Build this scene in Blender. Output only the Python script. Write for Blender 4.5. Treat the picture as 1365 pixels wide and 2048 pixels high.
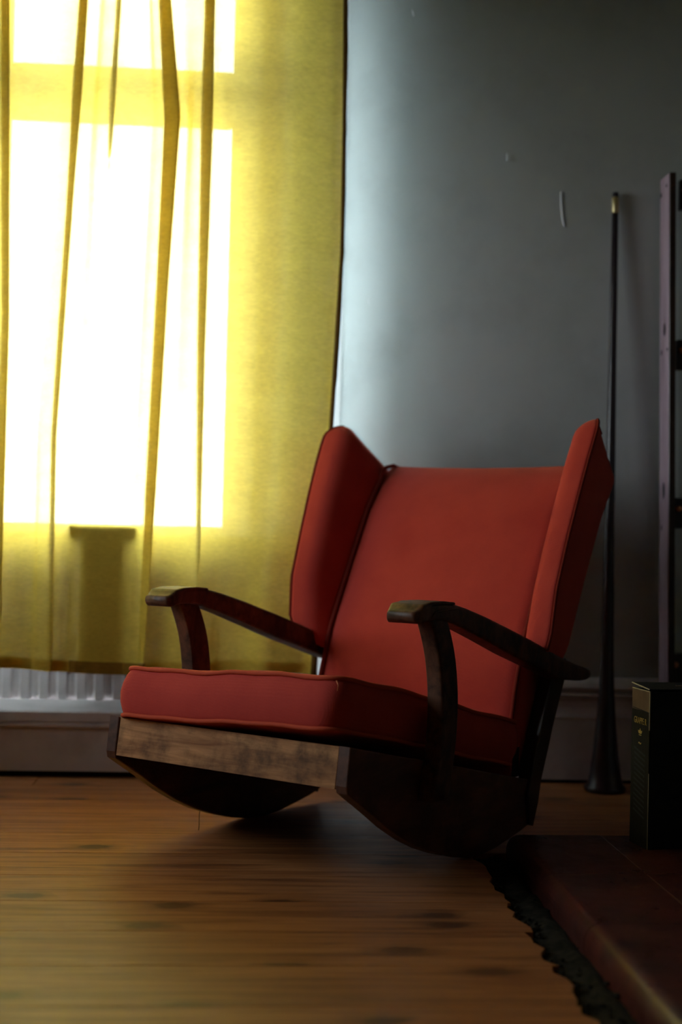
import bpy, bmesh, math, random
from mathutils import Vector, Matrix
random.seed(7)
for _o in list(bpy.data.objects): bpy.data.objects.remove(_o)
SC = bpy.context.scene
COL = SC.collection

# ------------------------------------------------------------------ camera
cam = bpy.data.cameras.new('camera'); camo = bpy.data.objects.new('camera', cam); COL.objects.link(camo)
cam.lens = 50; cam.sensor_width = 36; cam.sensor_fit = 'AUTO'
R = Matrix(((0.99692061, -0.02536904, -0.0742005), (-0.07449503, -0.01086751, -0.99716217), (0.02449067, 0.99961908, -0.01272391)))
camo.matrix_world = Matrix.Translation((0, 0, .672)) @ R.to_4x4()
cam.dof.use_dof = True; cam.dof.focus_distance = 2.86; cam.dof.aperture_fstop = 2.0
cam.clip_start = .05
SC.camera = camo

# ------------------------------------------------------------------ sky
W = bpy.data.worlds.new('overcast_sky'); SC.world = W; W.use_nodes = True
nt = W.node_tree; nt.nodes.clear()
tc = nt.nodes.new('ShaderNodeTexCoord'); sp = nt.nodes.new('ShaderNodeSeparateXYZ'); nt.links.new(tc.outputs['Generated'], sp.inputs[0])
cr = nt.nodes.new('ShaderNodeValToRGB')
mr = nt.nodes.new('ShaderNodeMapRange'); mr.inputs['From Min'].default_value = -1; mr.inputs['From Max'].default_value = 1
nt.links.new(sp.outputs['Z'], mr.inputs['Value']); nt.links.new(mr.outputs[0], cr.inputs[0])
cr.color_ramp.elements[0].position = .40; cr.color_ramp.elements[0].color = (.20, .21, .20, 1)
cr.color_ramp.elements[1].position = .47; cr.color_ramp.elements[1].color = (.92, .97, 1, 1)
e = cr.color_ramp.elements.new(.60); e.color = (.86, .95, 1, 1)
e = cr.color_ramp.elements.new(1.0); e.color = (.80, .90, 1, 1)
bg = nt.nodes.new('ShaderNodeBackground'); bg.inputs['Strength'].default_value = 36.0
ow = nt.nodes.new('ShaderNodeOutputWorld'); nt.links.new(cr.outputs[0], bg.inputs[0]); nt.links.new(bg.outputs[0], ow.inputs[0])

def portal(name, loc, rot, sx, sy):
    l = bpy.data.lights.new(name, 'AREA'); l.shape = 'RECTANGLE'; l.size = sx; l.size_y = sy; l.cycles.is_portal = True
    o = bpy.data.objects.new(name, l); COL.objects.link(o); o.location = loc; o.rotation_euler = rot
portal('sky_portal', (-.65, 4.12, 1.45), (math.radians(-90), 0, 0), 1.45, 1.8)
portal('sky_portal', (-1.75, 2.73, 1.32), (0, math.radians(-90), 0), 1.25, 1.3)

SC.view_settings.view_transform = 'Standard'; SC.view_settings.look = 'None'
SC.view_settings.exposure = 0.0; SC.view_settings.gamma = 1.0; SC.view_settings.use_curve_mapping = False

# ------------------------------------------------------------------ helpers
def meta(o, label=None, cat=None, group=None, kind=None):
    if label: o['label'] = label
    if cat: o['category'] = cat
    if group: o['group'] = group
    if kind: o['kind'] = kind
    return o
def link(name, me, mat=None, parent=None, loc=(0, 0, 0), smooth=False):
    o = bpy.data.objects.new(name, me); COL.objects.link(o)
    if mat is not None: me.materials.append(mat)
    if parent is not None: o.parent = parent
    o.location = loc
    if smooth:
        for p in me.polygons: p.use_smooth = True
    return o
def empty(name, loc=(0, 0, 0), rz=0):
    o = bpy.data.objects.new(name, None); COL.objects.link(o); o.location = loc; o.rotation_euler = (0, 0, rz); o.empty_display_size = .1
    return o
def from_py(name, vs, fs):
    me = bpy.data.meshes.new(name); me.from_pydata([tuple(v) for v in vs], [], fs); me.update()
    bm = bmesh.new(); bm.from_mesh(me); bmesh.ops.recalc_face_normals(bm, faces=bm.faces); bm.to_mesh(me); bm.free()
    return me
def box_bm(bm, lo, hi):
    x0, y0, z0 = lo; x1, y1, z1 = hi
    v = [bm.verts.new(p) for p in ((x0,y0,z0),(x1,y0,z0),(x1,y1,z0),(x0,y1,z0),(x0,y0,z1),(x1,y0,z1),(x1,y1,z1),(x0,y1,z1))]
    return [bm.faces.new([v[i] for i in f]) for f in ((0,3,2,1),(4,5,6,7),(0,1,5,4),(1,2,6,5),(2,3,7,6),(3,0,4,7))]
def boxes(name, lst, mat, parent=None, bevel=0, segs=1, smooth=False):
    bm = bmesh.new()
    for lo, hi in lst: box_bm(bm, lo, hi)
    if bevel: bmesh.ops.bevel(bm, geom=list(bm.edges), offset=bevel, segments=segs, affect='EDGES', profile=.5)
    bmesh.ops.recalc_face_normals(bm, faces=bm.faces)
    me = bpy.data.meshes.new(name); bm.to_mesh(me); bm.free()
    return link(name, me, mat, parent, smooth=smooth)
def extrude_poly(pts, axis, a, b, bevel=0, segs=2, name='p'):
    """pts 2D -> prism; axis 0: pts=(y,z) extruded in x; axis 1: pts=(x,z) extruded in y; axis 2: (x,y) in z"""
    def mk(p, t): return {0: (t, p[0], p[1]), 1: (p[0], t, p[1]), 2: (p[0], p[1], t)}[axis]
    bm = bmesh.new()
    A = [bm.verts.new(mk(p, a)) for p in pts]; B = [bm.verts.new(mk(p, b)) for p in pts]
    n = len(pts); bm.faces.new(A); bm.faces.new(B[::-1])
    for i in range(n): bm.faces.new((A[i], A[(i+1) % n], B[(i+1) % n], B[i]))
    bmesh.ops.recalc_face_normals(bm, faces=bm.faces)
    if bevel:
        ed = [ed for ed in bm.edges if (ed.verts[0] in A) == (ed.verts[1] in A) and len(ed.link_faces) == 2 and any(len(f.verts) == n for f in ed.link_faces)]
        bmesh.ops.bevel(bm, geom=ed, offset=bevel, segments=segs, affect='EDGES', profile=.5)
    me = bpy.data.meshes.new(name); bm.to_mesh(me); bm.free(); return me
def catmull(pts, n, closed=False):
    P = [Vector(p) for p in pts]; out = []; m = len(P)
    rng = m if closed else m-1
    for i in range(rng):
        if closed: p0, p1, p2, p3 = P[(i-1) % m], P[i], P[(i+1) % m], P[(i+2) % m]
        else: p0, p1, p2, p3 = P[max(i-1, 0)], P[i], P[i+1], P[min(i+2, m-1)]
        for k in range(n):
            t = k/n
            out.append(.5*((2*p1)+(p2-p0)*t+(2*p0-5*p1+4*p2-p3)*t*t+(3*p1-p0-3*p2+p3)*t*t*t))
    if not closed: out.append(P[-1])
    return out
def tube(name, pts, r, mat, parent=None, closed=False, sides=8, taper=None):
    n = len(pts); vs = []; fs = []
    up = Vector((0, 0, 1)); prev = None
    for i, p in enumerate(pts):
        p = Vector(p)
        a = Vector(pts[(i-1) % n] if (closed or i > 0) else pts[i]); b = Vector(pts[(i+1) % n] if (closed or i < n-1) else pts[i])
        t = (b-a).normalized()
        if prev is None:
            s = t.cross(up)
            if s.length < .1: s = t.cross(Vector((1, 0, 0)))
        else: s = prev-t*prev.dot(t)
        s.normalize(); prev = s; q = t.cross(s)
        rr = r*(taper(i/(n-1)) if taper else 1)
        for k in range(sides):
            w = 2*math.pi*k/sides; vs.append(p+s*math.cos(w)*rr+q*math.sin(w)*rr)
    for i in range(n if closed else n-1):
        for k in range(sides):
            fs.append((i*sides+k, i*sides+(k+1) % sides, ((i+1) % n)*sides+(k+1) % sides, ((i+1) % n)*sides+k))
    if not closed: fs.append(tuple(range(sides))[::-1]); fs.append(tuple((n-1)*sides+k for k in range(sides)))
    return link(name, from_py(name, vs, fs), mat, parent, smooth=True)
def loft(name, rings, mat, parent=None, smooth=True, cap=True):
    n = len(rings[0]); vs = [v for r in rings for v in r]; fs = []
    for i in range(len(rings)-1):
        for k in range(n): fs.append((i*n+k, i*n+(k+1) % n, (i+1)*n+(k+1) % n, (i+1)*n+k))
    if cap: fs.append(tuple(range(n))[::-1]); fs.append(tuple((len(rings)-1)*n+k for k in range(n)))
    return link(name, from_py(name, vs, fs), mat, parent, smooth=smooth)
def round_poly(c, rad, seg=5):
    """rounded polygon from 2D corners with radii list"""
    out = []; n = len(c)
    for i in range(n):
        p = Vector(c[i]); a = Vector(c[i-1]); b = Vector(c[(i+1) % n])
        r = rad[i]; da = (a-p); db = (b-p); r = min(r, da.length*.48, db.length*.48)
        s = p+da.normalized()*r; e_ = p+db.normalized()*r
        for k in range(seg+1):
            t = k/seg; out.append((1-t)**2*s+2*t*(1-t)*p+t*t*e_)
    return out
def interp(tab, z):
    """piecewise linear y(z) in an increasing-z table [(z, y..)]"""
    if z <= tab[0][0]: i = 0
    elif z >= tab[-1][0]: i = len(tab)-2
    else:
        i = 0
        while z > tab[i+1][0]: i += 1
    t = (z-tab[i][0])/(tab[i+1][0]-tab[i][0])
    return tab[i][1]*(1-t)+tab[i+1][1]*t

# ------------------------------------------------------------------ materials
class M:
    def __init__(s, name, base=(.5, .5, .5), rough=.6, spec=.5):
        s.m = bpy.data.materials.new(name); s.m.use_nodes = True; s.nt = s.m.node_tree; s.n = s.nt.nodes
        s.b = s.n['Principled BSDF']; s.b.inputs['Base Color'].default_value = (*base, 1)
        s.b.inputs['Roughness'].default_value = rough; s.b.inputs['Specular IOR Level'].default_value = spec
    def node(s, t, **kw):
        x = s.n.new(t)
        for k, v in kw.items():
            if k in x.inputs: x.inputs[k].default_value = v
            else: setattr(x, k, v)
        return x
    def link(s, a, b): s.nt.links.new(a, b)
    def coords(s, scale=(1, 1, 1), kind='Object', rand=False):
        t = s.node('ShaderNodeTexCoord'); mp = s.node('ShaderNodeMapping'); mp.inputs['Scale'].default_value = scale
        s.link(t.outputs[kind], mp.inputs['Vector'])
        if rand:
            oi = s.node('ShaderNodeObjectInfo'); mu = s.node('ShaderNodeVectorMath', operation='SCALE')
            cx = s.node('ShaderNodeCombineXYZ'); s.link(oi.outputs['Random'], cx.inputs[0]); s.link(oi.outputs['Random'], cx.inputs[1]); s.link(oi.outputs['Random'], cx.inputs[2])
            s.link(cx.outputs[0], mu.inputs[0]); mu.inputs['Scale'].default_value = 37.0
            s.link(mu.outputs[0], mp.inputs['Location'])
        return mp.outputs[0]
    def noise(s, vec, scale, detail=4, rough=.55, dist=0):
        x = s.node('ShaderNodeTexNoise'); x.inputs['Scale'].default_value = scale; x.inputs['Detail'].default_value = detail
        x.inputs['Roughness'].default_value = rough; x.inputs['Distortion'].default_value = dist; s.link(vec, x.inputs['Vector']); return x.outputs['Fac']
    def ramp(s, fac, stops):
        x = s.node('ShaderNodeValToRGB'); el = x.color_ramp.elements
        el[0].position, el[0].color = stops[0][0], (*stops[0][1], 1); el[1].position, el[1].color = stops[-1][0], (*stops[-1][1], 1)
        for p, c in stops[1:-1]: q = el.new(p); q.color = (*c, 1)
        s.link(fac, x.inputs[0]); return x.outputs[0]
    def mix(s, fac, a, b, mode='MIX'):
        x = s.node('ShaderNodeMix', data_type='RGBA', blend_type=mode)
        for inp, v in ((x.inputs[0], fac), (x.inputs[6], a), (x.inputs[7], b)):
            if isinstance(v, (int, float)): inp.default_value = v
            elif isinstance(v, tuple): inp.default_value = (*v, 1)
            else: s.link(v, inp)
        return x.outputs[2]
    def bump(s, h, strength, dist=.002):
        x = s.node('ShaderNodeBump'); x.inputs['Strength'].default_value = strength; x.inputs['Distance'].default_value = dist
        s.link(h, x.inputs['Height']); s.link(x.outputs[0], s.b.inputs['Normal']); return s
    def color(s, c): s.link(c, s.b.inputs['Base Color']); return s
    def rough(s, c): s.link(c, s.b.inputs['Roughness']); return s
    def math(s, op, a, b=0.0, clamp=False):
        x = s.node('ShaderNodeMath', operation=op); x.use_clamp = clamp
        for i, v in enumerate((a, b)):
            if isinstance(v, (int, float)): x.inputs[i].default_value = v
            else: s.link(v, x.inputs[i])
        return x.outputs[0]

def mat_paint(name, col, var=.06, rough=.55, scale=3):
    m = M(name, col, rough, .35); v = m.coords()
    n = m.noise(v, scale, 6, .6); d = tuple(c*(1-2.2*var) for c in col); l = tuple(min(1, c*(1+var)) for c in col)
    m.color(m.ramp(n, [(.3, d), (.5, col), (.75, l)]))
    m.bump(m.noise(v, 55, 5, .65), .22, .003); return m.m
def mat_wood(name, dark, light, grain=(2, 40, 40), rough=.4, spec=.5, blotch=None, bump=.25, rand=False, coat=0):
    m = M(name, light, rough, spec); v = m.coords(grain, rand=rand); v2 = m.coords((1, 1, 1), rand=rand)
    n = m.noise(v, 1.6, 7, .62, .6); c = m.ramp(n, [(.32, dark), (.68, light)])
    f = m.noise(v, 7, 4, .7); c = m.mix(m.math('MULTIPLY', f, .55), c, dark)
    if blotch:
        b = m.noise(v2, blotch[1], 5, .65); c = m.mix(m.ramp(b, [(.46, (0, 0, 0)), (.66, (blotch[2],)*3)]), c, blotch[0])
    m.color(c); m.bump(f, bump, .0015)
    r = m.noise(v2, 9, 4); m.rough(m.math('MULTIPLY_ADD', r, .3) if False else m.math('ADD', m.math('MULTIPLY', r, .3), rough-.15))
    if coat: m.b.inputs['Coat Weight'].default_value = coat; m.b.inputs['Coat Roughness'].default_value = .2
    return m.m

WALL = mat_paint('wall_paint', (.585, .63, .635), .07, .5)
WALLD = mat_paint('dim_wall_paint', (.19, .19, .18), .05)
CEIL = mat_paint('ceiling_paint', (.55, .55, .52), .03)
GLOSSW = mat_paint('white_gloss_paint', (.60, .545, .54), .10, .32, 9)
FRAMEW = mat_paint('window_frame_paint', (.72, .72, .70), .04, .35)
DARKWOOD = mat_wood('dark_stained_wood', (.012, .006, .004), (.055, .022, .012), (6, 6, 6), .38)
CHAIRW = mat_wood('worn_chair_wood', (.020, .009, .005), (.20, .080, .040), (10, 10, 3), .52, .3, blotch=((.012, .006, .005), 30, .75))
SIDEW = mat_wood('side_panel_wood', (.04, .014, .008), (.20, .070, .035), (12, 3, 12), .42, blotch=((.03, .012, .008), 14, .7))
RAILW = mat_wood('front_rail_wood', (.22, .085, .030), (.74, .37, .15), (3, 30, 30), .62, .2, blotch=((.06, .028, .014), 11, .75))
RACKW = mat_wood('pink_stained_wood', (.36, .25, .30), (.56, .43, .51), (25, 25, 2), .5)
BRASS = M('aged_brass', (.62, .50, .26), .38); BRASS.b.inputs['Metallic'].default_value = .85; BRASS = BRASS.m
DARKHORN = M('dark_lacquered_pole', (.030, .022, .026), .24).m
SUB = M('dark_void', (.012, .01, .009), .9, .05).m
WEB = mat_wood('dark_webbing', (.01, .009, .008), (.03, .025, .02), (60, 60, 60), .9)
DIRT = mat_wood('mortar_dirt', (.012, .012, .009), (.055, .045, .03), (25, 25, 25), .95, .05, bump=1)

# planks: knotty varnished pine
def mat_plank():
    m = M('varnished_pine', (.4, .2, .08), .4, .5)
    v = m.coords((1, 1, 1), rand=True)
    g = m.coords((.9, 16, 1), rand=True)
    n = m.noise(g, 2.2, 8, .6, 1.2)
    c = m.ramp(n, [(.28, (.17, .050, .016)), (.47, (.40, .14, .042)), (.60, (.54, .215, .070)), (.74, (.34, .11, .034))])
    fine = m.noise(m.coords((2.5, 90, 1), rand=True), 3, 5, .7)
    c = m.mix(m.ramp(fine, [(.45, (0, 0, 0)), (.75, (.55, .55, .55))]), c, (.15, .058, .02))
    # knots: stretched voronoi cells, only some
    vo = m.node('ShaderNodeTexVoronoi'); vo.voronoi_dimensions = '2D'; vo.inputs['Scale'].default_value = 1; vo.inputs['Randomness'].default_value = 1
    m.link(m.coords((4.2, 8, 1), rand=True), vo.inputs['Vector'])
    wob = m.noise(v, 30, 3); dist = m.math('ADD', vo.outputs['Distance'], m.math('MULTIPLY', m.math('SUBTRACT', wob, .4), .16))
    sep = m.node('ShaderNodeSeparateColor'); m.link(vo.outputs['Color'], sep.inputs[0])
    gate = m.math('GREATER_THAN', sep.outputs[0], .70)
    k = m.ramp(dist, [(.13, (1, 1, 1)), (.19, (.42, .42, .42)), (.36, (0, 0, 0))])
    c = m.mix(m.math('MULTIPLY', m.math('MULTIPLY', k, gate), .85), c, (.05, .016, .008))
    oi = m.node('ShaderNodeObjectInfo')
    c = m.mix(m.math('MULTIPLY', oi.outputs['Random'], .35), c, (.17, .065, .022))
    m.color(c)
    s = m.noise(v, 5, 6, .7); m.rough(m.math('ADD', m.math('MULTIPLY', s, .32), .26))
    m.bump(m.math('ADD', fine, m.math('MULTIPLY', m.noise(v, 14, 4), .6)), .35, .0012)
    return m.m
PLANK = mat_plank()

def mat_fabric():
    m = M('orange_red_wool', (.50, .062, .030), .85, .15)
    v = m.coords()
    n = m.noise(v, 6, 5, .6); c = m.ramp(n, [(.3, (.46, .046, .035)), (.7, (.60, .070, .048))])
    f = m.noise(v, 420, 2, .8); c = m.mix(m.math('MULTIPLY', f, .35), c, (.28, .022, .020)); m.color(c)
    w1 = m.node('ShaderNodeTexWave', wave_type='BANDS', bands_direction='X'); w1.inputs['Scale'].default_value = 130; m.link(v, w1.inputs['Vector'])
    w2 = m.node('ShaderNodeTexWave', wave_type='BANDS', bands_direction='Z'); w2.inputs['Scale'].default_value = 130; m.link(v, w2.inputs['Vector'])
    w3 = m.node('ShaderNodeTexWave', wave_type='BANDS', bands_direction='Y'); w3.inputs['Scale'].default_value = 130; m.link(v, w3.inputs['Vector'])
    h = m.math('ADD', m.math('ADD', w1.outputs['Fac'], w2.outputs['Fac']), m.math('ADD', w3.outputs['Fac'], m.math('MULTIPLY', f, 1.4)))
    m.bump(h, .22, .0010)
    m.b.inputs['Sheen Weight'].default_value = .35; m.b.inputs['Sheen Roughness'].default_value = .4
    m.b.inputs['Sheen Tint'].default_value = (1, .35, .2, 1)
    return m.m
WOOL = mat_fabric()
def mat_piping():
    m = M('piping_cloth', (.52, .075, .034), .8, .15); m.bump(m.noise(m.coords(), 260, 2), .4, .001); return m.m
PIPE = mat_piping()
PIPE_SHADED = M('shaded_piping_cloth', (.20, .026, .018), .9, .05).m  # same piping, darkened in colour for the shaded back and wing seams

def mat_curtain(name, tcol, trans_amt, yellow, lining=(.84, .90, .92), opaque=False):
    m = M(name); nt = m.nt; m.n.remove(m.b); out = m.n['Material Output']
    v = m.coords()
    th = m.noise(m.coords((900, 900, 900)), 1, 2, .8); lin = m.noise(m.coords((60, 60, 260)), 1, 3, .7); lin2 = m.noise(m.coords((9, 9, 25)), 1, 4, .7)
    var = m.math('ADD', m.math('MULTIPLY', lin, .55), m.math('ADD', m.math('MULTIPLY', lin2, .30), m.math('MULTIPLY', th, .15)))
    ycol = m.ramp(var, [(.3, tuple(c*.72 for c in yellow)), (.7, tuple(min(1, c*1.2) for c in yellow))])
    geo = m.node('ShaderNodeNewGeometry')
    dif = m.node('ShaderNodeBsdfDiffuse'); m.link(m.mix(geo.outputs['Backfacing'], ycol, lining), dif.inputs['Color'])
    if opaque: m.link(dif.outputs[0], out.inputs['Surface']); return m.m
    tl = m.node('ShaderNodeBsdfTranslucent'); m.link(ycol, tl.inputs['Color'])
    mx = m.node('ShaderNodeMixShader'); mx.inputs[0].default_value = .29; m.link(dif.outputs[0], mx.inputs[1]); m.link(tl.outputs[0], mx.inputs[2])
    tp = m.node('ShaderNodeBsdfTransparent'); tp.inputs['Color'].default_value = (*tcol, 1)
    mr = m.node('ShaderNodeMapRange'); mr.inputs['From Min'].default_value = .3; mr.inputs['From Max'].default_value = .7
    mr.inputs['To Min'].default_value = trans_amt*.65; mr.inputs['To Max'].default_value = trans_amt*1.35; m.link(var, mr.inputs['Value'])
    # cloth seen or lit edge-on has more yarn in the way
    dt = m.node('ShaderNodeVectorMath', operation='DOT_PRODUCT'); m.link(geo.outputs['Normal'], dt.inputs[0]); m.link(geo.outputs['Incoming'], dt.inputs[1])
    fac = m.math('MULTIPLY', mr.outputs[0], m.math('POWER', m.math('ABSOLUTE', dt.outputs['Value']), 3.2))
    m2 = m.node('ShaderNodeMixShader'); m.link(fac, m2.inputs[0]); m.link(mx.outputs[0], m2.inputs[1]); m.link(tp.outputs[0], m2.inputs[2])
    m.link(m2.outputs[0], out.inputs['Surface']); return m.m
CURT = mat_curtain('yellow_linen', (1, .97, .85), .045, (.90, .64, .10))
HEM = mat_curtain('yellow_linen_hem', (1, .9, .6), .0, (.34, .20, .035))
EDGE = mat_curtain('mustard_side_hem', (1, 1, 1), 0, (.16, .085, .022), (.16, .085, .022), opaque=True)

def mat_glass(tint=(.96, .98, .97)):
    m = M('window_glass'); m.n.remove(m.b); out = m.n['Material Output']
    t = m.node('ShaderNodeBsdfTransparent'); t.inputs['Color'].default_value = (*tint, 1); g = m.node('ShaderNodeBsdfGlossy'); g.inputs['Roughness'].default_value = .02
    f = m.node('ShaderNodeFresnel'); f.inputs['IOR'].default_value = 1.45; x = m.node('ShaderNodeMixShader')
    m.link(f.outputs[0], x.inputs[0]); m.link(t.outputs[0], x.inputs[1]); m.link(g.outputs[0], x.inputs[2]); m.link(x.outputs[0], out.inputs['Surface']); return m.m
GLASS = mat_glass()
GLASS2 = mat_glass((.41, .415, .415))      # side window panes, tinted grey to dim the daylight

# ------------------------------------------------------------------ room shell
YW = 3.83
OX0, OX1, OZ0, OZ1 = -1.35, .05, .178, 2.30
def wall_y(x):
    # plaster rounds gently into the window recess, shaped to spread daylight along the wall; flat from x = .95
    if x >= .95: return 3.83
    e0 = math.exp(-(.95-.27)/.12)
    return 3.83+1.3*.12*(math.exp(-(x-.27)/.12)-e0)+.10*(.95-x)**2/(2*.68)      # window recess
XL, XR, YB, ZC = -1.60, 1.72, -1.6, 2.75
bm = bmesh.new()
for lo, hi in [((XL-.2, YW, -.05), (OX0, YW+.215, ZC)), ((OX0, YW, OZ1), (OX1, YW+.215, ZC)), ((OX0, YW, -.05), (.31, YW+.215, OZ0-.01))]: box_bm(bm, lo, hi)
_ring = [(OX1, YW+.215), (OX1, YW+.205)]+[(xx, wall_y(xx)) for xx in [.258+(.95-.258)*(i/44)**1.6 for i in range(45)]]+[(1.2, YW), (XR+.2, YW), (XR+.2, YW+.215)]
A = [bm.verts.new((x, y, -.05)) for x, y in _ring]; B = [bm.verts.new((x, y, ZC)) for x, y in _ring]; n = len(_ring)
bm.faces.new(A); bm.faces.new(B[::-1])
for i in range(n):
    f = bm.faces.new((A[i], A[(i+1) % n], B[(i+1) % n], B[i])); f.smooth = 3 <= i <= 46
bmesh.ops.recalc_face_normals(bm, faces=bm.faces)
me = bpy.data.meshes.new('wall_back'); bm.to_mesh(me); bm.free(); wb = link('wall_back', me, WALL)
meta(wb, kind='structure')
wy0, wy1, wz0, wz1 = 2.10, 3.36, .72, 1.92
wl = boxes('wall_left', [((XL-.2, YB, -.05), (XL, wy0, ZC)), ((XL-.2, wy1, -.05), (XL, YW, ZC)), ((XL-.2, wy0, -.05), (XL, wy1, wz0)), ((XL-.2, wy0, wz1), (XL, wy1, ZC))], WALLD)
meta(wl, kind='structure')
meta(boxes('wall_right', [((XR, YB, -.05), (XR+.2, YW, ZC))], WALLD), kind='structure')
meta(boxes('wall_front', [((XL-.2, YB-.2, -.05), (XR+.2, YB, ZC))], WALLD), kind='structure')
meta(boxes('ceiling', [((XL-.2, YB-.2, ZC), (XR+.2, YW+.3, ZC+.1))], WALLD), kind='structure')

# paint flakes on the wall
def flake(pts, w):
    vs = []; fs = []
    for i, (x, z) in enumerate(pts):
        t = i/(len(pts)-1); ww = w*(.25+.75*math.sin(math.pi*min(1, t*.85+.08)))
        vs += [(x-ww, YW-.0005, z), (x, YW-.0035, z), (x+ww, YW-.0005, z)]
    for i in range(len(pts)-1):
        for k in (0, 1): fs.append((i*3+k, i*3+k+1, i*3+k+4, i*3+k+3))
    return from_py('paint_flake', vs, fs)
FLK = M('bare_plaster', (.75, .76, .80), .7).m
for pts, w in (([(.868, 1.612), (.869, 1.58), (.873, 1.55), (.876, 1.53), (.879, 1.518)], .0035), ([(.715, 1.712), (.716, 1.70), (.715, 1.69)], .0012),
               ([(.445, 2.092), (.449, 2.082), (.451, 2.074)], .0018), ([(.345, 1.30), (.346, 1.29), (.348, 1.282)], .0012)):
    link('paint_flake', flake(pts, w), FLK, wb)

# floor
fl = boxes('floor', [((XL, YB, -.06), (XR, YW, -.022))], SUB); meta(fl, kind='structure')
PY0 = 2.01; PW = .187
HX, HY = .512, 2.968       # hole in the boards around the hearth
def plank(x0, x1, y0, y1, ragged=False):
    bm = bmesh.new(); w = y1-y0; g = .0005
    n = 6 if ragged else 1
    top = []; 
    left = [(x0, y0+g), (x0, y1-g)]
    right = []
    for i in range(n+1):
        t = i/n; right.append((x1+(random.uniform(-.008, .012) if ragged else 0), y1-g-t*(w-2*g)))
    ring = left+right
    me = extrude_poly([(x-x0, y-y0) for x, y in ring], 2, -.02, 0, bevel=.0008, segs=1, name='plank')
    o = link('plank', me, PLANK, fl, (x0, y0, 0)); bm.free(); return o
k0 = math.floor((YB-PY0)/PW)
k = k0
while PY0+k*PW < YW:
    y0 = max(YB, PY0+k*PW); y1 = min(YW, PY0+(k+1)*PW)
    if y1 <= HY+.001: plank(XL, HX, y0, y1, True)
    elif y0 < HY:
        me = extrude_poly([(0, .001), (0, y1-y0-.001), (XR-XL, y1-y0-.001), (XR-XL, HY-y0), (HX-XL, HY-y0), (HX-XL, .001)], 2, -.02, 0, name='plank')
        link('plank', me, PLANK, fl, (XL, y0, 0))
    else:
        j = XL+(1.1 if k % 2 else 2.6)
        if k % 3 == 0: plank(XL, j-.001, y0, y1); plank(j+.001, XR, y0, y1)
        else: plank(XL, XR, y0, y1)
    k += 1

# skirting to the right of the window
prof = [(0, .286), (.006, .286), (.020, .272), (.026, .262), (.026, .257), (.014, .252), (.012, .246), (.024, .243), (.027, .239), (.024, .235), (.014, .232),
        (.010, .222), (.009, .205), (.012, .190), (.021, .183), (.024, .179), (.021, .175), (.019, .172), (.019, .010), (0, .010)]
rings = [[(x, wall_y(x)-d, z) for d, z in prof] for x in [.30+.65*i/16 for i in range(17)]+[XR]]
bb = loft('baseboard_back', rings, GLOSSW, smooth=False); meta(bb, kind='structure')
me = extrude_poly([(YW-d, z) for d, z in prof], 0, XL, OX0-.02, name='baseboard_left')
meta(link('baseboard_left', me, GLOSSW), kind='structure')
# plinth under the window recess, with its ledge
prof2 = [(-.12, .190), (.026, .178), (.031, .174), (.031, .150), (.026, .147), (.030, .142), (.030, .136), (.020, .133), (.019, .130), (.019, .017), (-.10, .017)]
link('gap_shade', from_py('gap_shade', [(x_, wall_y(x_)-.014, z_) for x_ in (.3, .5, .7, .95, XR) for z_ in (-.004, .012)], [(i*2, i*2+2, i*2+3, i*2+1) for i in range(4)]), SUB, bb)  # black strip painting the shade under the skirting
me = extrude_poly([(YW-d, z) for d, z in prof2], 0, OX0-.02, .31, name='trim_1')
t1 = meta(link('trim_1', me, GLOSSW), kind='structure')
boxes('gap_shade', [((OX0, YW-.004, -.004), (.31, YW+.0, .02))], SUB, t1)  # black strip painting the shade under the plinth
# fluted panelling in the recess below the sill: boards, each with one proud flute
fp = boxes('fluted_panelling', [((OX0, YW+.135, .18), (.24, YW+.15, .66))], GLOSSW); meta(fp, kind='structure')
x = OX0; pitch = .0503
fy = YW+.118
fmesh = extrude_poly([(0, 0.016), (0, .010), (.006, .009), (.011, 0), (.033, 0), (.038, .009), (.0495, .010), (.0495, .016)], 2, .186, .655, bevel=0, name='panel_board')
while x+pitch < .235:
    link('panel_board', fmesh if fmesh.materials else fmesh, None if fmesh.materials else GLOSSW, fp, (x+.012, fy, 0)); x += pitch

# window in the back wall
w1 = empty('window_1', (0, 0, 0)); meta(w1, kind='structure')
GY = YW+.15
gx0, gx1, gz0, gz1 = -.645, -.036, .672, 2.24
boxes('window_frame', [((OX0, GY-.010, .655), (-1.27, GY+.014, OZ1)), ((-.70, GY-.010, .655), (gx0, GY+.014, OZ1)), ((-1.27, GY-.010, gz1), (-.70, GY+.014, OZ1)), ((-1.27, GY-.010, .655), (-.70, GY+.014, gz0)), ((gx1, GY-.010, .655), (OX1, GY+.014, OZ1)), ((gx0, GY-.010, gz1), (gx1, GY+.014, OZ1)), ((gx0, GY-.010, .655), (gx1, GY+.014, gz0))], FRAMEW, w1, .003)
boxes('sash_rail', [((gx0, GY-.005, 1.785), (gx1, GY+.012, 1.945))], FRAMEW, w1, .004)
boxes('pane', [((gx0, GY, gz0), (gx1, GY+.004, 1.79))], GLASS, w1)
boxes('pane', [((gx0, GY, 1.94), (gx1, GY+.004, gz1))], GLASS, w1)
boxes('window_frame', [((OX1, GY+.0, .655), (.26, GY+.02, OZ1))], FRAMEW, w1)
boxes('sash_rail', [((-1.27, GY-.005, 1.785), (-.70, GY+.012, 1.945))], FRAMEW, w1, .004)
boxes('pane', [((-1.27, GY, gz0), (-.70, GY+.004, 1.79))], GLASS, w1)  # out-of-view left light, added to send more daylight along the wall
boxes('pane', [((-1.27, GY, 1.94), (-.70, GY+.004, gz1))], GLASS, w1)
boxes('window_sill', [((OX0, YW+.075, .642), (.22, GY-.012, .668))], FRAMEW, w1, .004, 2)
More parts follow.
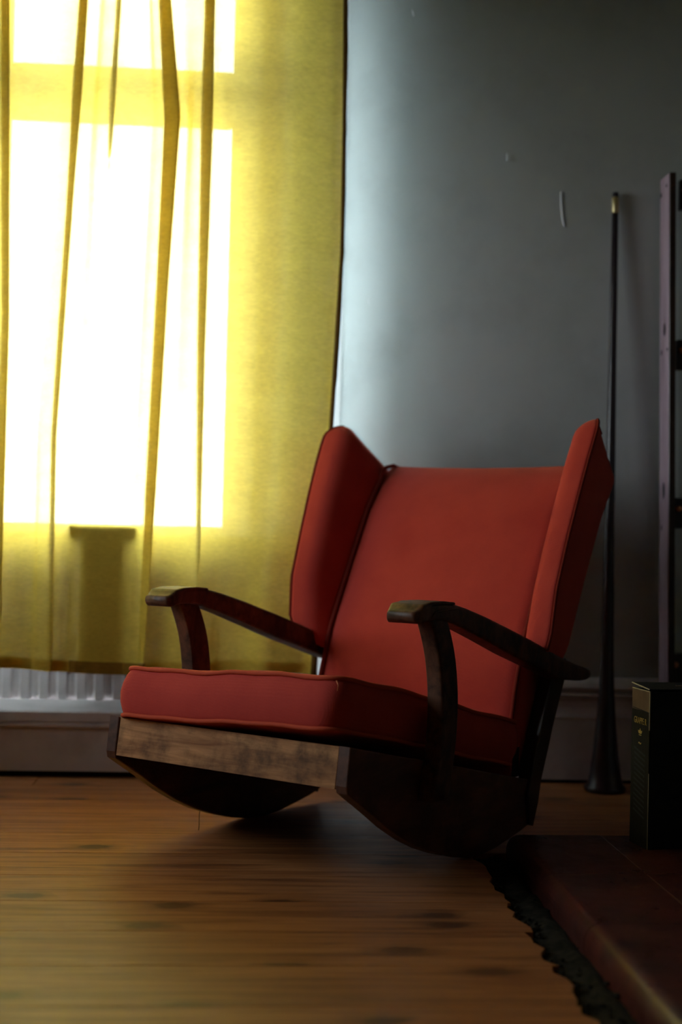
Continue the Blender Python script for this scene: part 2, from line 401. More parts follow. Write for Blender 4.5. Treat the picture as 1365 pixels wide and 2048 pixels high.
# side window, outside the frame to the left
w2 = empty('window_2', (0, 0, 0)); meta(w2, kind='structure')
X2 = XL-.10
boxes('window_frame', [((X2-.04, wy0, wz0), (X2+.03, wy0+.06, wz1)), ((X2-.04, wy1-.06, wz0), (X2+.03, wy1, wz1)), ((X2-.04, wy0+.06, wz1-.06), (X2+.03, wy1-.06, wz1)), ((X2-.04, wy0+.06, wz0), (X2+.03, wy1-.06, wz0+.06)),
   ((X2-.03, wy0+.06, 1.36), (X2+.02, wy1-.06, 1.39))], FRAMEW, w2, .003)
boxes('pane', [((X2-.004, wy0+.06, wz0+.06), (X2, wy1-.06, 1.36))], GLASS2, w2)
boxes('pane', [((X2-.004, wy0+.06, 1.39), (X2, wy1-.06, wz1-.06))], GLASS2, w2)

# made-up T-shaped block behind the curtain, added to keep light off the cloth
tb = empty('sill_light_blocker', (-.343, 3.7595, .30))
meta(tb, 'added T-shaped light blocker seen as a dark silhouette through the yellow curtain below the window', 'light blocker')
boxes('cap', [((-.089, -.005, .339), (.089, .165, .368))], DARKWOOD, tb, .002)
boxes('post', [((-.057, -.003, .0), (.057, .165, .339))], DARKWOOD, tb, .002)

# ------------------------------------------------------------------ curtain
CY = 3.745
def fold_x(tab, z): return interp(tab, z)
FOLDS = [ # (z,x) tables increasing z, half overlap tables
  ([(.3, -.612), (1.2, -.606), (2.4, -.640)], [(.3, .016), (1.2, .010), (2.4, .014)]),
  ([(.3, -.470), (.9, -.474), (2.05, -.427), (2.4, -.42)], [(.3, .004), (.9, .006), (1.5, .008), (1.8, .012), (2.4, .011)]),
  ([(.3, -.375), (1.6, -.352), (2.05, -.336), (2.4, -.33)], [(.3, .0), (1.5, .0), (1.75, .006), (2.4, .005)]),
  ([(.3, -.235), (.74, -.222), (1.30, -.205), (1.74, -.190), (2.05, -.218), (2.4, -.22)], [(.3, .006), (.74, .013), (1.3, .015), (1.75, .021), (2.1, .015), (2.4, .015)]),
  ([(.3, -.094), (.63, -.094), (1.13, -.100), (2.05, -.100), (2.4, -.10)], [(.3, .001), (.75, .005), (1.2, .010), (1.7, .015), (2.1, .013), (2.4, .013)]),
]
EDGE_T = [(.28, .212), (.60, .226), (.95, .246), (1.41, .264), (1.75, .262), (2.07, .256), (2.4, .256)]
XC0 = -1.40
def row(z):
    pts = [(XC0, .010), (-1.30, -.012), (-1.20, .012), (-1.08, -.012), (-.97, .012), (-.86, -.010), (-.76, .010), (-.70, -.004)]
    prevx = -.70
    hz = .5+.5*math.cos(z*1.7)
    for i, (ft, wt) in enumerate(FOLDS):
        fx = interp(ft, z); w = interp(wt, z)
        mid = (prevx+fx)/2
        if i in (0, 1, 3): pts.append((mid, .004+.004*math.sin(z*3+i)))
        d = .0035+.30*w; A_ = .016+.5*w
        b0 = min(1, w/.0035)
        S_ = [(-.034, -.004), (w*.6, -.006), (w+.001, -.006+d*.6), (w*.5, -.006+1.1*d), (0, -.006+1.3*d), (-w*.5, -.006+1.5*d), (-w-.001, -.006+2*d), (-w*.6, -.006+2.6*d), (.034, -.004+2.6*d)]
        pts += [(fx+p*b0+(-.034+.068*q_/8)*(1-b0), y_*b0-.003*(1-b0)) for q_, (p, y_) in enumerate(S_)]
        b1 = min(1, w/.006)
        for q_ in range(9): x_, y_ = pts[-9+q_]; pts[-9+q_] = (x_, y_-A_*b1*(1 if 0 < q_ < 8 else .12))
        _u = [(fx-.034, -.004), (fx+w*.6, -.006), (fx+w+.001, -.006+d*.6), (fx+w*.5, -.006+1.1*d), (fx, -.006+1.3*d), (fx-w*.5, -.006+1.5*d), (fx-w-.001, -.006+2*d), (fx-w*.6, -.006+2.6*d), (fx+.034, -.004+2.6*d)]
        prevx = fx+.034
    ex = interp(EDGE_T, z)
    span = ex-prevx
    sw = .03*math.sin(z*1.3)
    pts += [(prevx+span*.10, .014), (prevx+span*(.30+sw), .010), (prevx+span*(.50+sw), -.020), (prevx+span*(.70-sw), -.008), (prevx+span*.89, .018), (ex, .008)]
    return pts
zs = [.287+ (2.42-.287)*i/90 for i in range(91)]
vs = []; fs = []; nr = None
for z in zs:
    zz = z
    c = catmull([(p[0], p[1], 0) for p in row(zz)], 5)
    nr = len(c)
    for q in c:
        dz = .006*math.sin(q.x*9+1.0)*max(0, 1-(z-.287)/.5)
        k_ = max(0, min(1, (.73-z)/.05, (q.x+.47)/.03, (-.215-q.x)/.03)); q.y = q.y*(1-k_)+(q.y*.3+.005)*k_
        vs.append((q.x, CY+q.y, z+dz))
for i in range(len(zs)-1):
    for k in range(nr-1): fs.append((i*nr+k, i*nr+k+1, (i+1)*nr+k+1, (i+1)*nr+k))
me = bpy.data.meshes.new('curtain'); me.from_pydata(vs, [], fs); me.update()
for p in me.polygons: p.use_smooth = True
if me.polygons[0].normal.y > 0: me.flip_normals()
cu = empty('curtain', (0, 0, 0))
meta(cu, 'long yellow linen curtain glowing in front of the window behind the chair', 'curtain')
link('cloth', me, CURT, cu)
# hem: second layer just behind the first along the bottom
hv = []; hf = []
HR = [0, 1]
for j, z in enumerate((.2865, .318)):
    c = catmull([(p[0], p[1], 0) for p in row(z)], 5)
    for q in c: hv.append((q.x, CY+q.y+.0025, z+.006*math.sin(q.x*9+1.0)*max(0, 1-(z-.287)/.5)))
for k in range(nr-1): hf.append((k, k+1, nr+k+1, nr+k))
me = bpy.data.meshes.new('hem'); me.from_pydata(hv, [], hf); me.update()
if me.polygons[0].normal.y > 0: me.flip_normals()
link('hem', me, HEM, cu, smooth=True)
# side hem: thick turned edge
rings = []
for i in range(60):
    z = .287+(2.42-.287)*i/59; ex = interp(EDGE_T, z)
    wv = .0012*math.sin(z*7)+.001*math.sin(z*17)
    wd = .0075+.004*max(0, 1-(z-.28)/.6)
    if i % 9 == 4: wd += .0012
    rings.append([(ex-.004, CY+.006, z), (ex-.003, CY+.000, z), (ex+wd+wv-.002, CY-.001, z), (ex+wd+wv, CY+.004, z), (ex+wd+wv-.002, CY+.009, z), (ex-.003, CY+.008, z)])
loft('side_hem', rings, EDGE, cu)
meta(cu.children[-1], 'dark mustard-brown turned edge')
# rail above the frame
rd = tube('curtain_rail', [(-1.45, CY+.01, 2.44), (.42, CY+.01, 2.44)], .011, BRASS); meta(rd, 'thin brass curtain rail carrying the yellow curtain above the window', 'rail')
boxes('rail_bracket', [((.33, CY+.01, 2.425), (.35, 3.94, 2.445))], BRASS, rd); boxes('rail_bracket', [((-1.39, CY+.01, 2.425), (-1.37, YW, 2.445))], BRASS, rd)

# ------------------------------------------------------------------ rocking chair
th = math.radians(40); sc0, a0 = 1.7968, 2.12
u = Vector((-math.cos(th), math.sin(th), 0)); b_ = Vector((math.sin(th), math.cos(th), 0))
O = u*sc0+b_*a0
ch = empty('rocking_chair', O, -th)
meta(ch, 'low wing-backed rocking chair with orange-red upholstery and worn dark wooden arms', 'chair')
# local: x = towards the near side, y = towards the back, z up
SP = [(0, .277), (.17, .241), (.27, .221), (.50, .171), (.66, .137), (.735, .121), (.728, .085), (.705, .036), (.66, .024), (.60, .013), (.545, .004), (.49, 0), (.43, .003), (.37, .014), (.31, .030), (.25, .050), (.19, .076), (.13, .108), (.07, .146), (.02, .176), (-.006, .192), (-.009, .206)]
for s in (1, -1):
    a, b = (.279, .306) if s > 0 else (-.306, -.279)
    link('side_panel', extrude_poly(SP, 0, a, b, bevel=.0025, segs=2, name='side_panel'), SIDEW, ch)
# front rail between the side panels
fr = link('front_rail', extrude_poly([(.003, .2755), (-.008, .199), (.014, .196), (.025, .272)], 0, -.2785, .2785, bevel=.0012, segs=1, name='front_rail'), RAILW, ch)
fr['label'] = 'paler scuffed front rail'
# rear rail and seat deck
link('rear_rail', extrude_poly([(.66, .135), (.665, .20), (.69, .20), (.688, .135)], 0, -.2785, .2785, name='rear_rail'), DARKWOOD, ch)
link('seat_deck', extrude_poly([(.026, .252), (.026, .262), (.66, .128), (.66, .118)], 0, -.2785, .2785, name='seat_deck'), WEB, ch)
# ragged hessian edge hanging below the deck
# rear uprights
UP = [(.682, .034), (.700, .028), (.722, .078), (.733, .124), (.768, .200), (.782, .235), (.842, .350), (.842, .39), (.785, .39), (.765, .33), (.700, .18), (.672, .10)]
for s in (1, -1):
    a, b = (.2795, .312) if s > 0 else (-.312, -.2795)
    link('rear_upright', extrude_poly([(y, z) for y, z in UP], 0, a+.001*s, b+.001*s, bevel=.002, segs=1, name='rear_upright'), DARKWOOD, ch)

# arm posts (outside the side panels), curved
def post(s):
    # centre line (y front edge, z)
    tab = [(.165, .292), (.25, .312), (.33, .318), (.40, .310), (.46, .292), (.512, .262)]   # z, rear edge y
    rings = []
    for i in range(26):
        z = .150+(.512-.150)*i/25
        yr = interp(tab, z)
        # smooth
        yr = sum(interp(tab, z+d) for d in (-.03, -.015, 0, .015, .03))/5
        wd = .060
        x0, x1 = (.3065, .343)
        c = round_poly([(x0, yr-wd), (x1, yr-wd), (x1, yr), (x0, yr)], [.003, .007, .006, .003], 3)
        rings.append([(s*p.x, p.y, z) for p in c])
    return loft('arm_post', rings, CHAIRW, ch)
for s in (1, -1): post(s)

# arms
def arm(s):
    top = [(.150, .524), (.162, .533), (.19, .537), (.24, .5375), (.285, .534), (.34, .523), (.42, .503), (.53, .472), (.64, .440), (.76, .402), (.86, .376), (.905, .367), (.915, .362)]
    bot = [(.150, .512), (.162, .504), (.19, .503), (.24, .501), (.285, .493), (.34, .478), (.42, .453), (.53, .417), (.64, .385), (.76, .349), (.86, .339), (.905, .338), (.915, .342)]
    ax = M
    rings = []
    N = 60
    for i in range(N+1):
        y = .150+(.915-.150)*i/N
        zt = sum(interp(top, y+d) for d in (-.01, 0, .01))/3; zb = sum(interp(bot, y+d) for d in (-.01, 0, .01))/3
        t = max(0, min(1, (y-.17)/.12))
        xo = .352-.006*t; xi = .279+.018*t
        if y > .6: xo -= .006*(y-.6)/.3
        e0 = min(1, math.sqrt(max(0, (y-.146))/.022))       # round nose
        cx = (xo+xi)/2; hw = (xo-xi)/2*(.62+.38*e0); zc = (zt+zb)/2; hh = (zt-zb)/2
        c = round_poly([(cx-hw, zc-hh), (cx+hw, zc-hh), (cx+hw, zc+hh*.96), (cx-hw, zc+hh)], [.007, .008, .012, .010], 4)
        rings.append([(s*p.x, y, p.y) for p in c])
    a = loft('arm', rings, CHAIRW, ch)
    # carved lip: a slightly proud cap over the front with a shoulder that sweeps back along the side
    rings = []
    for i in range(25):
        t = i/24; y = .138+t*.150
        zt = interp(top, max(y, .152))+.0016; 
        nose = min(1, math.sqrt(max(0, y-.1365)/.026))
        # how deep the cap reaches down the side
        if y < .176: dep = .033
        else:
            q = (y-.176)/.112; dep = .007+.026*max(0, 1-q*5.5)**2
            dep = max(.0035, dep*(1-.35*q))
        grow = .003*(1-max(0, (t-.75)/.25))
        xo = .352-.006*max(0, min(1, (y-.17)/.12))+grow; xi = .279+.018*max(0, min(1, (y-.17)/.12))-grow
        cx = (xo+xi)/2; hw = (xo-xi)/2*(.70+.30*nose)
        zb = zt-dep*(.55+.45*nose) ; zt2 = zt-(1-nose)*.010
        c = round_poly([(cx-hw, zb), (cx+hw, zb), (cx+hw, zt2), (cx-hw, zt2)], [.004 if dep > .02 else .001, .004 if dep > .02 else .001, .010, .008], 4)
        rings.append([(s*p.x, y, p.y) for p in c])
    loft('arm_cap', rings, CHAIRW, a)
    # second shallow carved ridge on the side
    for xs in (.3505,):
        pts = catmull([(s*(xs-.0002), .196, .507), (s*(xs+.0006), .205, .517), (s*(xs-.0005), .235, .521), (s*(xs-.002), .27, .522), (s*(xs-.0045), .30, .523)], 6)
        tube('carved_ridge', pts, .0026, CHAIRW, a, taper=lambda t: math.sin(math.pi*min(1, t*.9+.05))*.9+.1)
for s in (1, -1): arm(s)

# seat cushion
SL = math.atan(.215)
cu_e = Vector((0, .006, .385))      # front top centre
def cpt(x, d, h):
    """cushion local: x across, d depth along the slope, h up normal to the slope"""
    return (x, cu_e.y+d*math.cos(SL)+h*math.sin(SL), cu_e.z-d*math.sin(SL)+h*math.cos(SL)+.0035+.0135*x/.27)
def cushion_outline(inset, n=10):
    w, d0, d1 = .276-inset, 0+inset, .70-inset
    c = [(-w, d0), (w, d0), (w, d1), (-w, d1)]
    out = []; R_ = [.045, .050, .03, .03]
    o = []
    for i in range(4):
        p = Vector(c[i]); a = Vector(c[i-1]); b = Vector(c[(i+1) % 4]); r = R_[i]
        s0 = p+(a-p).normalized()*r; e0 = p+(b-p).normalized()*r
        for k in range(n+1):
            t = k/n; o.append((1-t)**2*s0+2*t*(1-t)*p+t*t*e0)
    # subdivide long sides
    res = []
    for i in range(len(o)):
        a, b = o[i], o[(i+1) % len(o)]; L = (b-a).length; m = max(1, int(L/.03))
        for k in range(m): res.append(a+(b-a)*k/m)
    return res
H = .095
def wob(x, d): return .0022*math.sin(x*21+d*9)+.0016*math.sin(x*47-d*31+1)
rings = []
base = cushion_outline(0)
def ring(inset, h, bulge=0):
    o = cushion_outline(0); res = []
    cx, cy = 0, .35
    for p in o:
        # scale toward centre
        sx = (.276-inset)/.276; sy = (.35-inset)/.35
        q = Vector(((p.x)*sx, .35+(p.y-.35)*sy))
        d = q.y; n_ = (q-Vector((0, .35))); nn = Vector((q.x/.276, (q.y-.35)/.35)); 
        if abs(nn.x) > abs(nn.y): off = Vector((math.copysign(1, nn.x), 0))
        else: off = Vector((0, math.copysign(1, nn.y)))
        q2 = q+Vector((nn.x, nn.y))*bulge
        res.append(cpt(q2.x, q2.y, h+wob(q2.x, q2.y)*(1 if h > -.05 else .6)))
    return res
# from bottom centre out and up the boxing to the top centre
for inset, h, bl in ((.27, -H-.012, 0), (.20, -H-.014, 0), (.10, -H-.012, 0), (.04, -H-.008, 0), (.010, -H-.003, 0), (0, -H+.002, 0), (0, -H+.010, .003), (0, -H+.027, .008), (0, -H*.5, .0105), (0, -.030, .009), (0, -.014, .0055), (0, -.002, 0), (.010, .003, 0), (.035, .008, 0), (.08, .014, 0), (.15, .020, 0), (.22, .023, 0), (.27, .024, 0)):
    rings.append(ring(inset, h, bl))
sc_ = loft('seat_cushion', rings, WOOL, ch)
for h in (0, -H):
    o = cushion_outline(0)
    pts = [cpt(p.x*1.004, .35+(p.y-.35)*1.003, h+wob(p.x, p.y)*(1 if h == 0 else .6)) for p in o]
    tube('piping', pts, .0046, PIPE, sc_, closed=True)
# loose thread on the cushion corner
THR = M('orange_thread', (.8, .22, .08), .6).m
q = cpt(.262, .012, -.004)
tube('loose_thread', [(q[0]+.006, q[1]-.014, q[2]), (q[0]+.012, q[1]-.016, q[2]-.008), (q[0]+.010, q[1]-.016, q[2]-.018)], .0011, THR, sc_, sides=5)
# hair-thin thread hanging from the far rocker
tube('hanging_thread', [(-.293, .275, .046), (-.292, .272, .030), (-.288, .268, .012), (-.284, .262, .002)], .0008, SUB, ch, sides=5)

# backrest
BF = [(.12, .628), (.20, .655), (.323, .680), (.437, .716), (.585, .790), (.725, .862), (.80, .915), (.83, .945)]    # z -> y of front face
BR = [(.12, .735), (.20, .770), (.389, .822), (.57, .915), (.712, .995), (.80, 1.060), (.84, 1.085)]
rings = []
NB = 26
for i in range(NB+1):
    t = i/NB; z = .135+(.828-.135)*t
    yf = interp(BF, z); yr = interp(BR, z)-.012
    if i > NB-4:
        k = i-(NB-4); yf += (.0, .004, .012, .030, .052)[k]; yr -= (0, .003, .010, .022, .040)[k]; z += (0, .003, .007, .009, .009)[k]
    hw = .277
    def fpt(xx):      # crowned front
        return yf+.010*(abs(xx)/hw)**4-.012*(1-(xx/hw)**2)*math.sin(math.pi*min(1, t*1.1))**.5 if t < .93 else yf
    c = []
    xs = [-hw+2*hw*j/14 for j in range(15)]
    for xx in xs: c.append((xx, fpt(xx), z+(.006*(xx/hw)**2 if t > .9 else 0)))
    for xx in xs[::-1]: c.append((xx, yr, z+.35*(0)))
    rings.append(c)
bk = loft('backrest', rings, WOOL, ch)
for s in (1, -1):
    pts = [(s*.2685, interp(BF, z)+.0015, z) for z in [.25+.555*i/24 for i in range(25)]]
    pts += [(s*.2695, .926, .824), (s*.271, .950, .838), (s*.272, .985, .844), (s*.272, 1.02, .838)]
    tube('piping', pts, .0050, PIPE_SHADED, bk)

# wings
FO = [(.405, .350, .668), (.455, .360, .668), (.553, .366, .678), (.662, .371, .716), (.75, .376, .750), (.84, .381, .788), (.90, .384, .817), (.944, .384, .842)]  # z, x, y outer front edge
def fo(z): return interp([(a, b) for a, b, c in FO], z), interp([(a, c) for a, b, c in FO], z)
ZB = [(0, .380), (1, .818)]
def wing(s):
    rings = []; edge = []; edge2 = []
    N = 34
    for i in range(N+1):
        NT = 8
        if i <= N-NT: t = i/(N-NT)*.945; drop = 0; shr = (.016, .008, .003, 0)[i] if i < 4 else 0
        else:
            a_ = (i-(N-NT))/NT*math.pi/2*.97; t = .945+.055*math.sin(a_); shr = .034*(1-math.cos(a_))
        zf = .400+(.941-.400)*t; zb = .372+(.824-.372)*t
        fx, fy_ = fo(zf)
        bi = (.272, interp(BF, zb)+.006); bo = (.325, interp(BR, zb)-.006)
        fi = (fx-.060, fy_+.006)
        corners = [(bi[0]+shr*.3, bi[1]+shr*.5), (fi[0]+shr*.75, fi[1]+shr*1.0), (fx-shr*.75, fy_+shr*1.0), (bo[0]-shr*.5, bo[1]-shr*.7)]
        zc = [zb, zf, zf, zb]
        cyc = round_poly(corners, [.004, .030, .012, .010], 6)
        ys = [corners[0][1], corners[1][1]]
        # z by projecting along front->back axis
        yfm = (corners[1][1]+corners[2][1])/2
        res = []
        for p in cyc:
            # parameter along front (0) -> back (1)
            yback = bi[1]+(bo[1]-bi[1])*max(0, min(1, (p.x-bi[0])/(bo[0]-bi[0]+1e-6)))
            q = max(0, min(1, (p.y-yfm)/(max(yback, yfm+.02)-yfm)))
            z = zf+(zb-zf)*q
            res.append((s*p.x, p.y, z))
        rings.append(res)
        if 0 < i: edge.append((s*(fx-shr*.75+.0005), fy_+shr*1.0+.004, zf))
    w = loft('wing', rings, WOOL, ch)
    # piping: up the outer front edge, then down the slope at the outer top edge
    fx, fy_ = fo(.941)
    bo = (.325, interp(BR, .822)-.012)
    for k in range(1, 3):
        t = k/8; edge.append((s*((fx-.026)*(1-t)+bo[0]*t), (fy_+.034)*(1-t)+bo[1]*t, .9405*(1-t)+.824*t))
    
    tube('piping', edge, .0034, PIPE_SHADED, w)
    # rear corner roll at the top of the wing
    return w
for s in (1, -1): wing(s)

# ------------------------------------------------------------------ long horn / pole leaning on the wall
def lathe(name, axis_pts, radii, mat, parent=None, n=20):
    rings = []
    for p, r in zip(axis_pts, radii):
        rings.append([(p[0]+r*math.cos(2*math.pi*k/n), p[1]+r*math.sin(2*math.pi*k/n), p[2]) for k in range(n)])
    return loft(name, rings, mat, parent)
BX, BY = .992, 3.70; TX, TY, TZ = 1.016, 3.815, 1.612
horn = empty('wooden_horn', (BX, BY, 0))
meta(horn, 'tall slender dark pole with brass collar and flared foot leaning on the wall', 'pole')
def axp(z): t = z/TZ; return (TX*t+BX*(1-t)-BX, TY*t+BY*(1-t)-BY, z)
rz = [(0, .053), (.008, .056), (.014, .054), (.022, .046), (.05, .041), (.10, .0335), (.17, .0275), (.25, .0215), (.33, .018), (.45, .0165), (.70, .0135), (.95, .0120), (1.15, .0105), (1.35, .0100), (1.558, .0085)]
zz = [z for z, r in rz]
lathe('pole_body', [axp(z) for z in zz], [r for z, r in rz], DARKHORN, horn)
lathe('brass_collar', [axp(z) for z in (1.556, 1.558, 1.598, 1.600)], [.0088, .0100, .0102, .009], BRASS, horn)
lathe('pole_tip', [axp(z) for z in (1.599, 1.602, 1.610, 1.614)], [.0085, .0092, .0090, .0075], DARKHORN, horn)

# ------------------------------------------------------------------ wooden rack at the right edge
rk = empty('wooden_rack', (1.170, 3.76, 0))
meta(rk, 'tall open wooden rack with pink-lit knotty upright and dark cross boards at right edge', 'rack')
def stile(x):
    me = extrude_poly([(-.045, 0), (-.045, 1.650), (.040, 1.650), (.040, 0)], 0, x-.009, x+.009, bevel=.0015, segs=1, name='upright')
    return link('upright', me, RACKW, rk)
def shade_front(o):  # shade of the unlit front and right faces put in as darker wood
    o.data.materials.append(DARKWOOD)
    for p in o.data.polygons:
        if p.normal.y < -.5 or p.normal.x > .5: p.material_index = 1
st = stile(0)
shade_front(st)
st.rotation_euler = (0, math.radians(-1.1), 0); st.location = (.006, 0, 0)
s2 = stile(.42); shade_front(s2)
KN = M('dark_knot', (.02, .014, .02), .6).m
for kz, ky, h, wd in ((1.235, -.005, .014, .0045), (.800, .0, .018, .005), (1.605, .030, .006, .004), (1.175, .022, .006, .003), (.700, .018, .006, .003), (1.178, -.030, .004, .003), (1.62, -.02, .004, .003)):
    vs = [(-.0096, ky, kz)]+[(-.0096, ky+2.1*wd*math.cos(a_*math.pi/6), kz+1.25*h*math.sin(a_*math.pi/6)) for a_ in range(12)]
    link('knot', from_py('knot', vs, [(0, i+1, (i+1) % 12+1) for i in range(12)]), KN, st)
PEG = M('orange_wooden_peg', (.70, .26, .12), .5).m
for zc in (1.603, 1.168, .74, .32):
    cb = boxes('cross_board', [((.010, .0, zc-.041), (.411, .022, zc+.041))], DARKWOOD, rk, .002)
    for px in (.022, .40):
        tube('peg', [(px, .002, zc+.012), (px, -.012, zc+.012)], .008, PEG, cb, sides=12)

# ------------------------------------------------------------------ hearth
ht = boxes('hearth', [((.60, YB+.3, -.02), (XR, HY-.012, .034))], SUB); meta(ht, kind='structure')
def mat_tile():
    m = M('oxblood_tile', (.10, .018, .012), .28, .55); v = m.coords((1, 1, 1), rand=True)
    n = m.noise(v, 9, 6, .65); m.color(m.ramp(n, [(.3, (.032, .010, .008)), (.65, (.10, .022, .014))]))
    m.rough(m.ramp(m.noise(v, 16, 5, .7), [(.3, (.24,)*3), (.75, (.46,)*3)])); m.bump(m.noise(v, 24, 4), .35, .003); return m.m
TILE = mat_tile()
def tile(x0, x1, y0, y1, edge=False):
    g = .0008
    if edge:
        prof = [(x0+.0, -.018), (x0, .012), (x0+.0012, .020), (x0+.004, .0275), (x0+.0085, .0338), (x0+.014, .0382), (x0+.021, .0408), (x0+.029, .042), (x1-g, .042), (x1-g, .030), (x0+.035, .028), (x0+.035, -.018)]
        me = extrude_poly([(a-x0, z) for a, z in prof], 1, g, y1-y0-g, name='hearth_tile')
        o = link('hearth_tile', me, TILE, ht, (x0, y0, 0))
    else:
        me = extrude_poly([(g, g), (x1-x0-g, g), (x1-x0-g, y1-y0-g), (g, y1-y0-g)], 2, .030, .042, bevel=.0012, segs=1, name='hearth_tile')
        o = link('hearth_tile', me, TILE, ht, (x0, y0, 0))
y = HY-.01
while y > .9:
    tile(.585, .785, y-.335, y, True)
    tile(.785, 1.10, y-.335, y); tile(1.10, XR, y-.335, y)
    y -= .335
# dirty mortar strip between boards and hearth
dv = []; df = []; nx, ny = 6, 60
for j in range(ny+1):
    for i in range(nx+1):
        x = HX-.02+(.602-HX+.02)*i/nx; yy = .9+(HY-.9)*j/ny
        dv.append((x, yy, -.012+random.uniform(-.004, .006)+(.008 if i == 4 else 0)))
for j in range(ny):
    for i in range(nx): a_ = j*(nx+1)+i; df.append((a_, a_+1, a_+nx+2, a_+nx+1))
mo = link('mortar_bed', from_py('mortar_bed', dv, df), DIRT, ht, smooth=True); meta(mo, kind='stuff')
me_ = bpy.data.meshes.new('rubble'); bm = bmesh.new()
for i in range(140):
    yy = random.uniform(1.6, HY-.01); x = random.choice((random.uniform(HX-.002, HX+.02), random.uniform(HX, .585)))
    r = random.uniform(.0015, .006); mt = Matrix.Translation((x, yy, -.008+random.uniform(0, .004))) @ Matrix.Rotation(random.random()*6, 4, 'Z') @ Matrix.Diagonal((r, r*random.uniform(.6, 1.6), r*.7, 1))
    bmesh.ops.create_icosphere(bm, subdivisions=1, radius=1, matrix=mt)
bm.to_mesh(me_); bm.free(); meta(link('rubble', me_, DIRT, ht), kind='stuff')

# ------------------------------------------------------------------ cardboard box on the hearth
ang = math.atan2(.17, .98)
bx = empty('cardboard_box', (.846, 2.822, .0422), ang*.9)
meta(bx, 'upright dark cardboard box with lifted lid and tan gold-lettered side on the red hearth', 'box')
BD = mat_wood('dark_printed_card', (.008, .009, .008), (.018, .018, .015), (20, 20, 20), .6, .2)
TAN = mat_wood('tan_card', (.11, .062, .030), (.20, .12, .06), (8, 8, 8), .6)
OLV = mat_wood('olive_card', (.014, .013, .008), (.030, .026, .016), (8, 8, 8), .7, .15)
RAWC = M('raw_card_edge', (.50, .42, .26), .8).m
GOLD = M('gold_print', (.55, .36, .08), .45).m
BLK = M('black_print', (.006, .006, .006), .6).m
BWd, BHt, BDp = .30, .318, .084
boxes('box_body', [((.0015, .001, 0), (BWd, BDp, BHt))], BD, bx, .001)
def side_panel(name, pts, mat, x=-.0002, par=bx):
    me = from_py(name, [(x, p[0], p[1]) for p in pts]+[(x+.0012, p[0], p[1]) for p in pts], [(3, 2, 1, 0), (4, 5, 6, 7), (0, 1, 5, 4), (1, 2, 6, 5), (2, 3, 7, 6), (3, 0, 4, 7)])
    return link(name, me, mat, par)
side_panel('side_print', [(.001, 0), (BDp, 0), (BDp, BHt-.042), (.001, BHt-.042)], OLV)
side_panel('side_label', [(.001, BHt-.042), (BDp, BHt-.042), (BDp, BHt), (.001, BHt)], TAN)
side_panel('dark_line', [(.010, BHt-.043), (BDp-.004, BHt-.040), (BDp-.004, BHt-.0385), (.010, BHt-.0415)], BLK, -.0006)
# raw edges
for _b in (((-.0008, .0, BHt-.078), (.0012, .0018, BHt)), ((-.0008, .0, BHt-.0006), (.0012, BDp, BHt+.0010)), ((-.0004, -.0004, 0), (.0006, .0008, BHt-.165))): boxes('raw_edge', [_b], RAWC, bx)
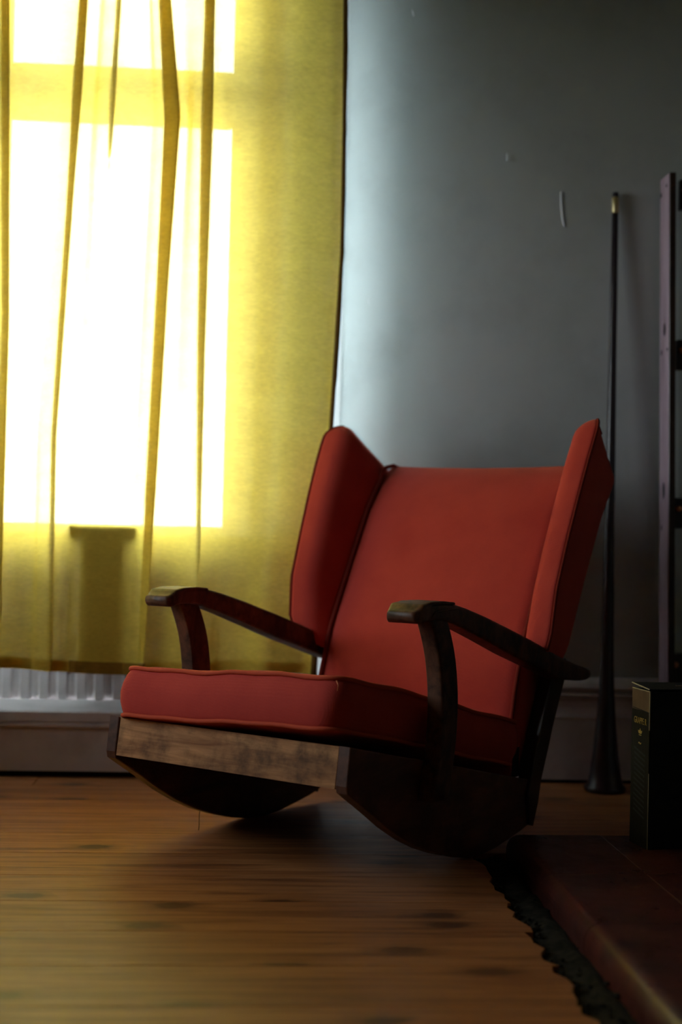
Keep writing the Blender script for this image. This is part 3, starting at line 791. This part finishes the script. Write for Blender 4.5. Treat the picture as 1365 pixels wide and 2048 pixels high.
# lid: folded top, slightly lifted, with its raw front-left edge
lid = link('lid', from_py('lid', [(-.001, .001, BHt+.004), (BWd, .001, BHt+.003), (BWd, BDp, BHt+.006), (-.001, BDp, BHt+.010),
      (-.001, .001, BHt+.0055), (BWd, .001, BHt+.0045), (BWd, BDp, BHt+.0075), (-.001, BDp, BHt+.0115)],
      [(0, 1, 2, 3), (4, 5, 6, 7), (0, 1, 5, 4), (1, 2, 6, 5), (2, 3, 7, 6), (3, 0, 4, 7)]), BD, bx)
side_panel('lid_edge', [(.001, BHt+.0038), (BDp, BHt+.0098), (BDp, BHt+.0122), (.001, BHt+.006)], RAWC, -.0022)
def text(name, body, size, y, z, mat, sx=1, rot=0, x=-.0012, par=bx):
    cv = bpy.data.curves.new(name, 'FONT'); cv.body = body; cv.size = size; cv.extrude = .0003; cv.align_x = 'CENTER'; cv.align_y = 'CENTER'
    tmp = bpy.data.objects.new('tmp', cv); COL.objects.link(tmp); bpy.context.view_layer.update()
    me = bpy.data.meshes.new_from_object(tmp.evaluated_get(bpy.context.evaluated_depsgraph_get())); bpy.data.objects.remove(tmp); me.name = name
    me.materials.clear(); o = link(name, me, mat, par)
    o.location = (x, y, z); o.scale = (sx, 1, 1)
    o.rotation_euler = (math.radians(90), rot, math.radians(-90)); return o
text('gold_lettering', 'GRAPPE R', .0185, BDp*.50, BHt-.064, GOLD, .72)
text('gold_dash', '~', .03, BDp*.50, BHt-.108, GOLD, .8)
# small gold emblem: three leaves on a bar
ev = []; ef = []
for a_ in (-55, 0, 55):
    r = math.radians(a_); n0 = len(ev)
    for (p, q) in ((0, 0), (.0035, .006), (0, .012), (-.0035, .006)):
        yy = p*math.cos(r)+q*math.sin(r); zz_ = -p*math.sin(r)+q*math.cos(r)
        ev.append((-.0010, BDp*.5+yy, BHt-.090+zz_))
    ef.append((n0, n0+1, n0+2, n0+3))
n0 = len(ev); ev += [(-.001, BDp*.5-.006, BHt-.0915), (-.001, BDp*.5+.006, BHt-.0915), (-.001, BDp*.5+.006, BHt-.0935), (-.001, BDp*.5-.006, BHt-.0935)]; ef.append((n0, n0+1, n0+2, n0+3))
link('gold_emblem', from_py('gold_emblem', ev, ef), GOLD, bx)
# big slanted black lettering running down the side
bv = []; bf = []
for i in range(13):
    z = BHt-.122-i*.0105
    n0 = len(bv); hw = .026-.001*(i % 3)
    bv += [(-.0006, BDp*.52-hw, z-.008), (-.0006, BDp*.52+hw, z+.004), (-.0006, BDp*.52+hw, z-.0005), (-.0006, BDp*.52-hw, z-.0125)]; bf.append((n0, n0+1, n0+2, n0+3))
link('black_lettering', from_py('black_lettering', bv, bf), BLK, bx)
lt = text('lid_lettering', 'GRAPPE', .016, .04, BHt+.0085, TAN, .9, 0, .10)
lt.rotation_euler = (math.radians(2), 0, 0); lt.location = (.10, .04, BHt+.0082)
